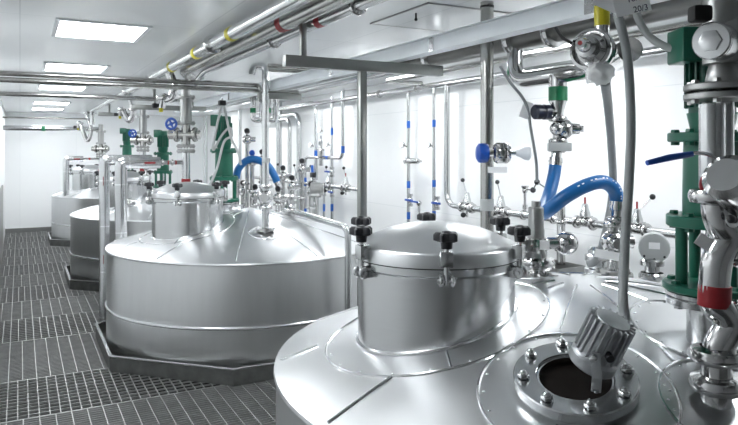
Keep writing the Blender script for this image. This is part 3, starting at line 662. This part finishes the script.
# capped level sensor with grey elbow
p = seat(597, 3.75); zt = W(597, 246, 3.75).z-p.z
t = thing('level_sensor', 'short level sensor with bent grey sleeve at the back of the nearest tank', 'sensor', p)
MB().lathe([(.045, -.03), (.045, .03), (.07, .03), (.07, .055), (.055, .06), (.055, .10), (.068, .10), (.068, .13), (.05, .14), (.05, zt-.02), (.03, zt), (0, zt)], seg=28).build('body', 'steel', t)
# flexible conduits
c1 = [W(605, 82, 2.66), W(608, 105, 3.0), W(611, 140, 3.45), W(613, 180, 3.6), W(611, 205, 3.64), W(605, 235, 3.62), W(600, 252, 3.62), W(594, 262, 3.62), W(588, 264, 3.64)]
solo('flexible_conduit', MB().tube(spline(c1), .021, seg=14), 'grey', 'thinner grey conduit curving down to the level sensor', 'conduit', 'grey flexible conduits')
c2 = [W(617, 14, 2.52), W(622, 30, 2.5), W(627, 55, 2.5), W(630, 90, 2.5), W(631, 130, 2.48), W(629, 180, 2.46), W(626, 225, 2.42), W(624, 265, 2.38), W(623, 300, 2.3), W(625, 322, 2.25), W(620, 338, 2.12)]
o = c2[0]; t = thing('flexible_conduit', 'thick grey conduit hanging from above down to the finned lamp', 'conduit', o, group='grey flexible conduits')
MB().tube(spline(c2), .0175, seg=16).build('sleeve', 'grey', t, o); MB().cyl(W(615, 6, 2.53), W(618, 16, 2.52), .02).build('end_fitting', 'black', t, o)
c3 = [W(634, 0, 2.5), W(638, 18, 2.5), W(648, 35, 2.48), W(664, 46, 2.45), W(680, 50, 2.42)]
solo('flexible_conduit', MB().tube(spline(c3), .0145, seg=14), 'lgrey', 'pale conduit sweeping to the green terminal box at upper right', 'conduit', 'grey flexible conduits')
c4 = [W(556, 28, 2.75), W(562, 37, 2.68), W(571, 43, 2.6)]
solo('thin_cable', MB().tube(spline(c4), .007, seg=8), 'rubber', 'short dark cable running to the front of the big round valve', 'cable')
# paper tags by the conduit, with handwriting
def text_on(s, size, loc, rot, parent, m='ink'):
    cu = bpy.data.curves.new('lettering', 'FONT'); cu.body = s; cu.size = size; cu.extrude = .0004; cu.align_x = 'CENTER'; cu.align_y = 'CENTER'
    to = bpy.data.objects.new('lettering', cu); C.objects.link(to); dg = bpy.context.evaluated_depsgraph_get(); me = bpy.data.meshes.new_from_object(to.evaluated_get(dg))
    bpy.data.objects.remove(to); me.materials.clear(); me.materials.append(M[m]); o = bpy.data.objects.new('lettering', me); C.objects.link(o); o.parent = parent; o.location = loc; o.rotation_euler = rot.to_euler(); return o
for (u, v, wd, hg, roll, txts, lb) in ((632, 4, .135, .075, -.22, ((('2', '10'), 0), ), 'white tag with handwritten date beside the yellow taped pipe'), (610, -2, .11, .095, .42, (), 'second white tag tilted behind the dated tag')):
    c = W(u, v, 2.46 if u > 620 else 2.49); t = thing('paper_tag', lb, 'tag', c, group='white paper tags at the conduit top')
    Rm = Matrix((fr, Vector((0, 0, 1)), fv)).transposed() @ Matrix.Rotation(-roll if u > 620 else -roll, 3, 'Z')
    MB().box((0, 0, 0), (wd, hg, .0015), Rm).build('card', 'white', t)
    if u > 620:
        text_on('20/3', .032, Rm @ Vector((.028, -.024, .0012)), Rm, t); text_on('10/1', .032, Rm @ Vector((.012, .018, .0012)), Rm, t)

# right-hand discharge assembly on the nearest tank
dd = 2.08
p = seat(716, dd); t = thing('discharge_line', 'stacked polished pipes and valves with red tape at the right edge, on the nearest tank', 'pipe', p)
PX = lambda u, v, d=dd: W(u, v, d)-p
v = MB().tube([Vector((0, 0, -.03)), Vector((0, 0, .06)), PX(716, 352), PX(723, 338), PX(731, 325), PX(723, 312), PX(714, 305), PX(714, 283), PX(716, 262), PX(724, 246), PX(730, 238), PX(722, 228), PX(717, 215), PX(716, 195)], .046, .05, 22)
v.build('s_bend', 'pol', t)
for q in (PX(716, 352)-Vector((0, 0, .01)), Vector((0, 0, .05)), PX(716, 196)):
    v = MB(); ferrule(v, q, (0, 0, 1), .05); v.build('clamp_union', 'pol', t)
MB().cyl(PX(714, 306), PX(715, 285), .0485).build('tape_band', 'red', t)
MB().cyl(PX(712, 197), PX(712, 104), .038).cyl(PX(724, 180, 2.15), PX(724, 100, 2.15), .03).build('riser', 'steel', t)
for q in (100, 91):
    v = MB(); flange(v, PX(724, q), (0, 0, 1), .118, .022, 8); v.build('flange', 'dull', t)
MB().lathe([(.05, 0), (.055, .02), (.048, .05), (.04, .08)], PX(724, 86), (0, 0, 1), 28).cyl(PX(724, 64), PX(724, -127), .062, .06).ball(PX(730, 40), .085, 24).build('valve_body', 'dull', t)
ca = (fv*.62-fr*.72+Vector((0, 0, -.03))).normalized(); cc = PX(712, 41, 2.0)
v = MB().cyl(cc-ca*.16, cc, .058, bev=.006).lathe([(.058, .0), (.058, .006), (.054, .010), (0, .012)], cc, ca, 40); v.hexa(cc+ca*.008, ca, .034, .012); v.build('hex_cap', 'steel', t)
MB().box(PX(700, 14, 2.0), (.06, .05, .05), Matrix.Rotation(-TH, 3, 'Z'), bev=.01).build('switch_box', 'rubber', t)
lv = MB().tube(spline([PX(728, 175, 2.0), PX(722, 165, 2.0), PX(712, 156, 2.0), PX(700, 153, 2.0), PX(690, 154, 2.0)]), .006, seg=8); lo = lv.build('lever', 'steel', t)
MB().tube([PX(692, 154, 2.0), PX(670, 157.5, 1.98), PX(647, 163, 1.96)], [.009, .0105, .008], seg=10).build('blue_grip', 'bluep', lo)
bc = PX(735, 185, 1.92)
MB().lathe([(0, -.1), (.06, -.1), (.07, -.08), (.07, .06), (.05, .08), (0, .08)], bc, (fv*.5-fr*.6+Vector((0, 0, .35))), 32).build('round_cover', 'pol', t)
MB().ring(PX(711, 185, 2.03), fv*.4-fr*.8, .034, .006).build('pink_ring', 'red', t)
MB().box(PX(704, 242, 2.06), (.05, .002, .04), Matrix.Rotation(-TH, 3, 'Z') @ Matrix.Rotation(.6, 3, 'Y')).build('tag', 'white', t)
MB().ball(PX(736, 222), .04).cyl(PX(730, 238), PX(760, 238), .04).cyl(PX(736, 215), PX(736, 240), .03).cyl(PX(737, 222), PX(733, 222, 2.02), .018).ball(PX(736, 255), .04).build('side_branch', 'pol', t)
MB().cyl(PX(728, 322), PX(760, 322), .036).ball(PX(737, 310), .035).build('side_branch', 'pol', t)
MB().ball(PX(731, 219, 2.0), .014).build('black_grip', 'black', t)

# ---------------------------------------------------------------- middle tank and those behind: fittings
def stack(loc, ztop, label, wheel=True, i=1):
    """flanged valve stack between a tank roof and the pipe above"""
    t = thing('valve_stack', label, 'valve', loc, group='flanged valve stacks on the tanks'); H = ztop-loc[2]
    MB().cyl((0, 0, -.03), (0, 0, H*.52), .046).ring((0, 0, H*.06), (0, 0, 1), .04, .03, .03).ring((0, 0, H*.22), (0, 0, 1), .04, .028, .03).build('lower_tube', 'steel', t)
    MB().cyl((0, 0, H*.27), (0, 0, H*.31), .049).build('tape_band', 'red', t)
    for q in (.50, .535, .70, .885):
        f = MB(); flange(f, (0, 0, H*q), (0, 0, 1), .10, .022, 8); f.build('flange', 'dull', t)
    MB().cyl((0, 0, H*.7), (0, 0, H*.9), .062).cyl((0, 0, H*.9), (0, 0, H), .05).build('body', 'dull', t)
    b = MB().cyl(-fr*.19+Vector((0, 0, H*.625)), fr*.16+Vector((0, 0, H*.625)), .05, bev=.006).cyl((0, 0, H*.55), (0, 0, H*.7), .048)
    ferrule(b, fr*.1+Vector((0, 0, H*.625)), fr, .05); ferrule(b, -fr*.1+Vector((0, 0, H*.625)), fr, .05); b.build('cross_valve', 'warm', t)
    if wheel:
        c = Vector((-.0, -.0, H*.70))-fr*.14+fv*.07; w_ = MB().ring(c, fv, .055, .013); 
        for k in range(4): w_.cyl(c, c+(fr*math.cos(k*math.pi/2+.4)+Vector((0, 0, 1))*math.sin(k*math.pi/2+.4))*.06, .01, seg=8)
        w_.ball(c, .022); w_.build('handwheel', 'bluep', t); 
    return t
def put(u, d, i):
    p = W(u, 200, d); p.z = zc(p.x-TXS[i], p.y-TY[i], i); return p
st1 = put(186, 7.15, 1); stack(st1, 2.66, 'flanged valve stack with red band behind the middle tank manway', True, 1)
st2 = put(143, 10.4, 2); stack(st2, 2.6, 'valve stack with blue handwheel between the clad pipe and the far mains', True, 2)
st3 = put(101, 13.6, 3); st3.z = 1.1; stack(st3, 2.45, 'farthest valve stack with red band over the last tank', False, 3)
a1 = put(224, 7.25, 1); agitator((a1.x, a1.y, a1.z+.10), 'green agitator with pale looped cables, on the middle tank', 1.0)
a2 = put(163, 10.9, 2); agitator((a2.x, a2.y, a2.z+.10), 'green agitator on the tank behind, right of the clad pipe end', 1.0)
a3 = put(127, 14.3, 3); agitator((a3.x, a3.y, a3.z+.10), 'farthest green agitator, glimpsed between pipes', 1.0)
# cables over the middle agitator
for pts, lb in (([(222, 105), (217, 125), (213, 150), (222, 135), (230, 128), (232, 136), (224, 142), (217, 168), (210, 185)], 'pale cable looping in front of the middle green agitator'), ([(224, 105), (228, 125), (232, 140), (238, 152), (241, 165)], 'pale cable falling right of the middle green agitator')):
    solo('power_cable', MB().tube(spline([W(u, v, 6.95) for u, v in pts]), .013, seg=10), 'lgrey', lb, 'cable', 'pale cables on the middle agitator')
p = W(222, 103, 6.95); t = thing('cable_gland_block', 'black cable gland above the middle green agitator', 'gland', p); MB().box((0, 0, 0), (.075, .07, .055), bev=.01).build('block', 'black', t); MB().cyl((0, 0, .02), (0, 0, CAMZ-p.z+.55), .012).build('hanger', 'steel', t)
# polished drops from the leftmost main to the tanks
def drops(u, v0, v1, d, label, r=.042):
    A = W(u, v0, d); B = W(u-8, v1, d); m1 = A*.5+B*.5
    o = A; t = thing('drop_bend', label, 'pipe', o, group='polished bends below the leftmost main')
    ks = d/6.4
    P = [Vector((1.28, A.y, Z1)), A+Vector((0, 0, -.02)), A+fr*.05*ks-Vector((0, 0, .17*ks)), A+fr*.02-Vector((0, 0, .28*ks)), B+fr*.02*ks+Vector((0, 0, .1)), B]
    MB().tube(spline(P, 6), r, seg=16).build('tube', 'pol', t, o)
    for q, dr in ((P[2], P[3]-P[1]), (P[4], Vector((0, 0, 1)))):
        x = MB(); ferrule(x, q, dr, r); x.build('clamp_union', 'pol', t, o)
    MB().cyl(B-Vector((0, 0, .0)), B-Vector((0, 0, .04)), r*.45).build('tape_band', 'yellow', t, o); MB().box(B+fv*.04+Vector((0, 0, .02))-fr*.05, (.05, .05, .05), bev=.012).build('actuator', 'black', t, o)
drops(169, 70, 108, 6.45, 'polished bend below the leftmost main, in front of the middle stack')
drops(128, 92, 116, 9.6, 'polished bend below the leftmost main, second one back')
drops(86, 112, 128, 13.6, 'farthest polished bend below the leftmost main')
def strut(u0, u1, v, d, lb):
    A, B = W(u0, v, d), W(u1, v, d); y = (A.y+B.y)/2; B = WY(u1, v, A.y)
    b = MB().box(((A.x+B.x)/2, A.y, A.z), (B.x-A.x, .05, .06), bev=.003)
    for q in (.3, )[:1 if d > 7 else 0]: b.box((A.x+(B.x-A.x)*q, A.y, (A.z+.03+CEIL)/2), (.03, .03, CEIL-A.z-.03))
    solo('pipe_bracket', b, 'frame', lb, 'bracket', 'hung pipe brackets')
strut(131, 206, 107, 7.9, 'hung cross bracket in front of the blue handwheel')
strut(98, 135, 114, 11.2, 'smaller hung cross bracket farther back')
strut(258, 301, 95.5, 6.28, 'short bracket plate holding the tall pole on the middle tank')
# insulated legs left of the middle tank
def clad(pts, r, label, strip_at=None):
    o = Vector(pts[0]); t = thing('clad_pipe', label, 'pipe', o, group='metal-clad insulated pipes'); m = MB().tube(pts, r, r*.7, 24); m.build('cladding', 'clad', t, o)
    for a_, b_ in zip(pts, pts[1:]):
        a_, b_ = Vector(a_), Vector(b_); L = (b_-a_).length; n_ = max(1, int(L/.5))
        for k in range(n_+1):
            q = a_+(b_-a_).normalized()*min(L, k*.5+.08)
            if .05 < k*.5+.08 < L-.05: MB().lathe([(r*.98, -.006), (r*1.03, -.006), (r*1.03, .006), (r*.98, .006)], q, b_-a_, 24).build('joint_band', 'seam', t, o)
    for q, dr, ln in strip_at or (): MB().box(Vector(q), (ln if dr == 'x' else .004, .012, .02 if dr == 'x' else ln), Matrix.Rotation(0, 3, 'Z'), bev=.001).build('red_label', 'red', t, o)
    return t
y2 = st1.y
q0 = WY(121, 163, y2); xe = WY(160, 161, y2).x
clad([(q0.x, y2, .98), (q0.x, y2, q0.z), (xe, y2, q0.z)], .062, 'fat metal-clad pipe with red label, elbowing right over the middle tank rim', [((q0.x+.28, y2-.064, q0.z), 'x', .11)])
pipe('link_pipe', [(xe, y2, q0.z), (st1.x-.02, y2, q0.z)], .022, 'pol', 'thin link from the fat clad pipe to the middle valve stack', bands=[(0, 1, .3, .36, 'red'), (0, 1, .62, .67, 'red')], collars=[(0, 1, .1), (0, 1, .5)])
y3 = y2+.5; q1 = WY(104.5, 160, y3)
clad([(q1.x, y3, .002), (q1.x, y3, q1.z), (q1.x+.5, y3, q1.z)], .056, 'tall metal-clad pipe from floor up the left side of the middle tank', [((q1.x-.02, y3-.058, WY(101, 181, y3).z), 'z', .10), ((q1.x-.02, y3-.058, WY(101, 259, y3).z), 'z', .10)])
y4 = st3.y; q2 = WY(66, 159, y4)
clad([(q2.x, y4, .9), (q2.x, y4, q2.z), (q2.x+.32, y4, q2.z)], .06, 'farthest metal-clad elbow over the last tank, red label on top', [((q2.x+.2, y4-.062, q2.z), 'x', .12)])
pipe('link_pipe', [(q2.x+.32, y4, q2.z), (st3.x, y4, q2.z)], .024, 'pol', 'thin link from the farthest clad elbow to the last stack', bands=[(0, 1, .3, .4, 'red')])
# tall pole of the middle tank with ball valve, hook pipe, loops, hose
p = put(265.5, 6.2, 1); zt = W(265, 66, 6.2).z
t = thing('standpipe', 'steel standpipe with round ball valve on the roof of the middle tank', 'pipe', p)
MB().tube([(0, 0, -.03), (0, 0, zt-p.z), Vector((-.02, 0, zt-p.z))-fr*.09, Vector((-.02, 0, zt-p.z-.08))-fr*.11], .033, .06, 18).build('tube', 'steel', t)
bz = W(266, 197, 6.2).z-p.z; b = MB().ball(Vector((0, 0, bz)), .072, 20).cyl(Vector((0, 0, bz)), Vector((0, 0, bz))+fv*.095, .052, .042); ferrule(b, (0, 0, bz+.1), (0, 0, 1), .04); ferrule(b, (0, 0, bz-.1), (0, 0, 1), .04); b.build('ball_valve', 'pol', t); MB().ring((0, 0, .02), (0, 0, 1), .033, .05, .03).build('base_collar', 'pol', t)
MB().cyl((0, 0, bz+.32), (0, 0, bz+.37), .034).build('tape_band', 'lgrey', t)
for us, lb in (((253, 253, 262, 262), 'left green-taped loop beside the middle tank standpipe'), ((268, 268, 276, 276), 'right green-taped loop beside the middle tank standpipe')):
    P = [W(us[0], 96, 8.5), W(us[1], 120, 8.5), W(us[2], 120, 8.5), W(us[3], 96, 8.5)]
    P = [P[0], Vector((P[0].x, P[0].y, P[1].z)), Vector((P[3].x, P[3].y, P[1].z)), P[3]]
    pipe('loop_pipe', P, .036, 'pol', lb, bend=.05, group='green-taped loops by the middle standpipe', bands=[(0, 1, .5, .7, 'greent')])
hp = [W(236, 178, 7.5), W(239, 168, 7.5), W(248, 160, 7.5), W(258, 160, 7.5), W(268, 166, 7.5), W(274, 175, 7.5), W(277, 182, 7.5)]
o = hp[0]; t = thing('blue_hose', 'blue hose arching behind the middle tank standpipe', 'hose', o); MB().tube(spline(hp), .042, seg=14).build('hose_tube', 'hose', t, o)
MB().cyl(hp[-1], hp[-1]+(hp[-1]-hp[-2]).normalized()*.08, .036).build('hose_coupling', 'pol', t, o); MB().cyl(hp[0], hp[0]-Vector((0, 0, .3)), .036).build('hose_coupling', 'pol', t, o)
A = W(268, 65.5, 6.5); pipe('link_pipe', [A, (A.x+1.1, A.y, A.z)], .022, 'warm', 'dark pipe running right from the top of the middle tank standpipe'); A = W(268, 69.5, 6.7); pipe('link_pipe', [A, (A.x+.9, A.y, A.z)], .02, 'warm', 'lower thin pipe running right just under the standpipe hook')
# knob valves scattered over the middle tank roof
def knob_valve(u, v, d, label, col='black', rise=.18, i=1):
    c = W(u, v, d); z0 = zc(c.x-TXS[i], c.y-TY[i], i); p = Vector((c.x, c.y, min(z0, c.z-.05)))
    t = thing('hand_valve', label, 'valve', p, group='small hand valves on the middle tank'); h = c.z-p.z
    b = MB().cyl((0, 0, -.02), (0, 0, max(.02, h-.09)), .026); b.ball((0, 0, max(.04, h-.10)), .058, 16); b.cyl((0, 0, max(.04, h-.10)), Vector((0, 0, max(.04, h-.10)))+fr*.10, .03); ferrule(b, (0, 0, h*.4), (0, 0, 1), .034); ferrule(b, (0, 0, .02), (0, 0, 1), .044); b.cyl((0, 0, h-.09), (0, 0, h), .014); b.build('body', 'pol', t)
    k = MB(); k.lathe([(0, -.028), (.02, -.028), (.032, -.016), (.032, .016), (.02, .028), (0, .028)], (0, 0, h), fv+Vector((0, 0, .6)), 12); k.build('knob', col, t)
KV = [(247, 131, 7.7, 'twin black knob hanging under the left green-taped loop', 'black'), (252, 153, 7.6, 'blue-knobbed valve above the arching far hose', 'bluep'), (302, 161, 7.9, 'black-knobbed valve right of the tall pole, highest on the middle tank', 'black'), (278, 189, 7.4, 'black-knobbed valve just right of the round ball valve', 'black'), (255, 187, 7.6, 'black-knobbed valve left of the round ball valve', 'black'), (262, 152, 8.0, 'tiny black knob behind the standpipe of the middle tank', 'black'), (292, 178, 7.7, 'black-knobbed valve above the roof drain pipe', 'black'), (243, 183, 7.8, 'black-knobbed valve right of the middle agitator legs', 'black'), (311, 184, 8.0, 'black-knobbed valve rearmost on the middle tank right side', 'black'), (283, 168, 8.1, 'black-knobbed valve under the end of the arching hose', 'black')]
for u, v, d, lb, col in KV: knob_valve(u, v, d, lb, col)
for u, v, d, lb, i in ((146, 160, 10.2, 'small black-knobbed valve beyond the fat clad pipe', 2), (150, 188, 9.9, 'small valve with black knob left of the middle manway', 2), (129, 200, 9.5, 'small valve with black knob seen between the clad legs', 2), (110, 176, 13.4, 'farthest small black-knobbed valve', 3)): knob_valve(u, v, d, lb, 'black', i=i)
# round sensor and drain pipe
p = put(290, 6.95, 1); zt = W(290, 211, 6.95).z
t = thing('roof_valve', 'clamped valve block where the drain pipe leaves the middle tank', 'valve', p); b = MB().cyl((0, 0, -.03), (0, 0, zt-p.z+.16), .04); b.box((0, 0, zt-p.z+.01), (.10, .10, .13), bev=.02); ferrule(b, (0, 0, .06), (0, 0, 1), .05); ferrule(b, (0, 0, zt-p.z+.15), (0, 0, 1), .05); b.build('body', 'pol', t)
A = W(293, 211, 6.93); B = W(345, 216, 5.76); B.z = A.z-.03; 
pipe('drain_pipe', [A, B, (B.x+.02, B.y-.02, B.z-.05), (B.x+.02, B.y-.02, .14)], .03, 'steel', 'steel drain pipe crossing the middle tank rim and turning down its right side', bend=.12)
p = put(316, 7.3, 1); c = W(316, 190, 7.3); t = thing('round_sensor', 'round grey sensor head on the right of the middle tank', 'sensor', p)
MB().cyl((0, 0, -.02), (0, 0, c.z-p.z), .03).build('stem', 'pol', t); MB().cyl(c-p-fr*.06, c-p+fr*.06, .085, bev=.01).cyl(c-p+fr*.06, c-p+fr*.085, .06).build('head', 'dull', t)
# manifold behind the middle tank
z2 = W(250, 175, 9.3).z
pipe('manifold_pipe', [(XW, 8.0, 1.38), (XW, 12.6, 1.38)], .03, 'steel', 'far manifold pipe along the right wall behind the middle tank')
FV = ['far wall manifold valve, rightmost behind the middle tank', 'far wall manifold valve, second from right behind the middle tank', 'far wall manifold valve behind the arching far hose', 'far wall manifold valve right of the middle agitator', 'far wall manifold valve left of the middle agitator', 'farthest wall manifold valve, near the stacked flanges']
for k, y in enumerate((8.4, 9.0, 9.6, 10.3, 11.1, 12.0)): manifold_valve((XW, y, 1.38), FV[k], (-.3, -.2, 1), k % 2 == 0, 1.0)
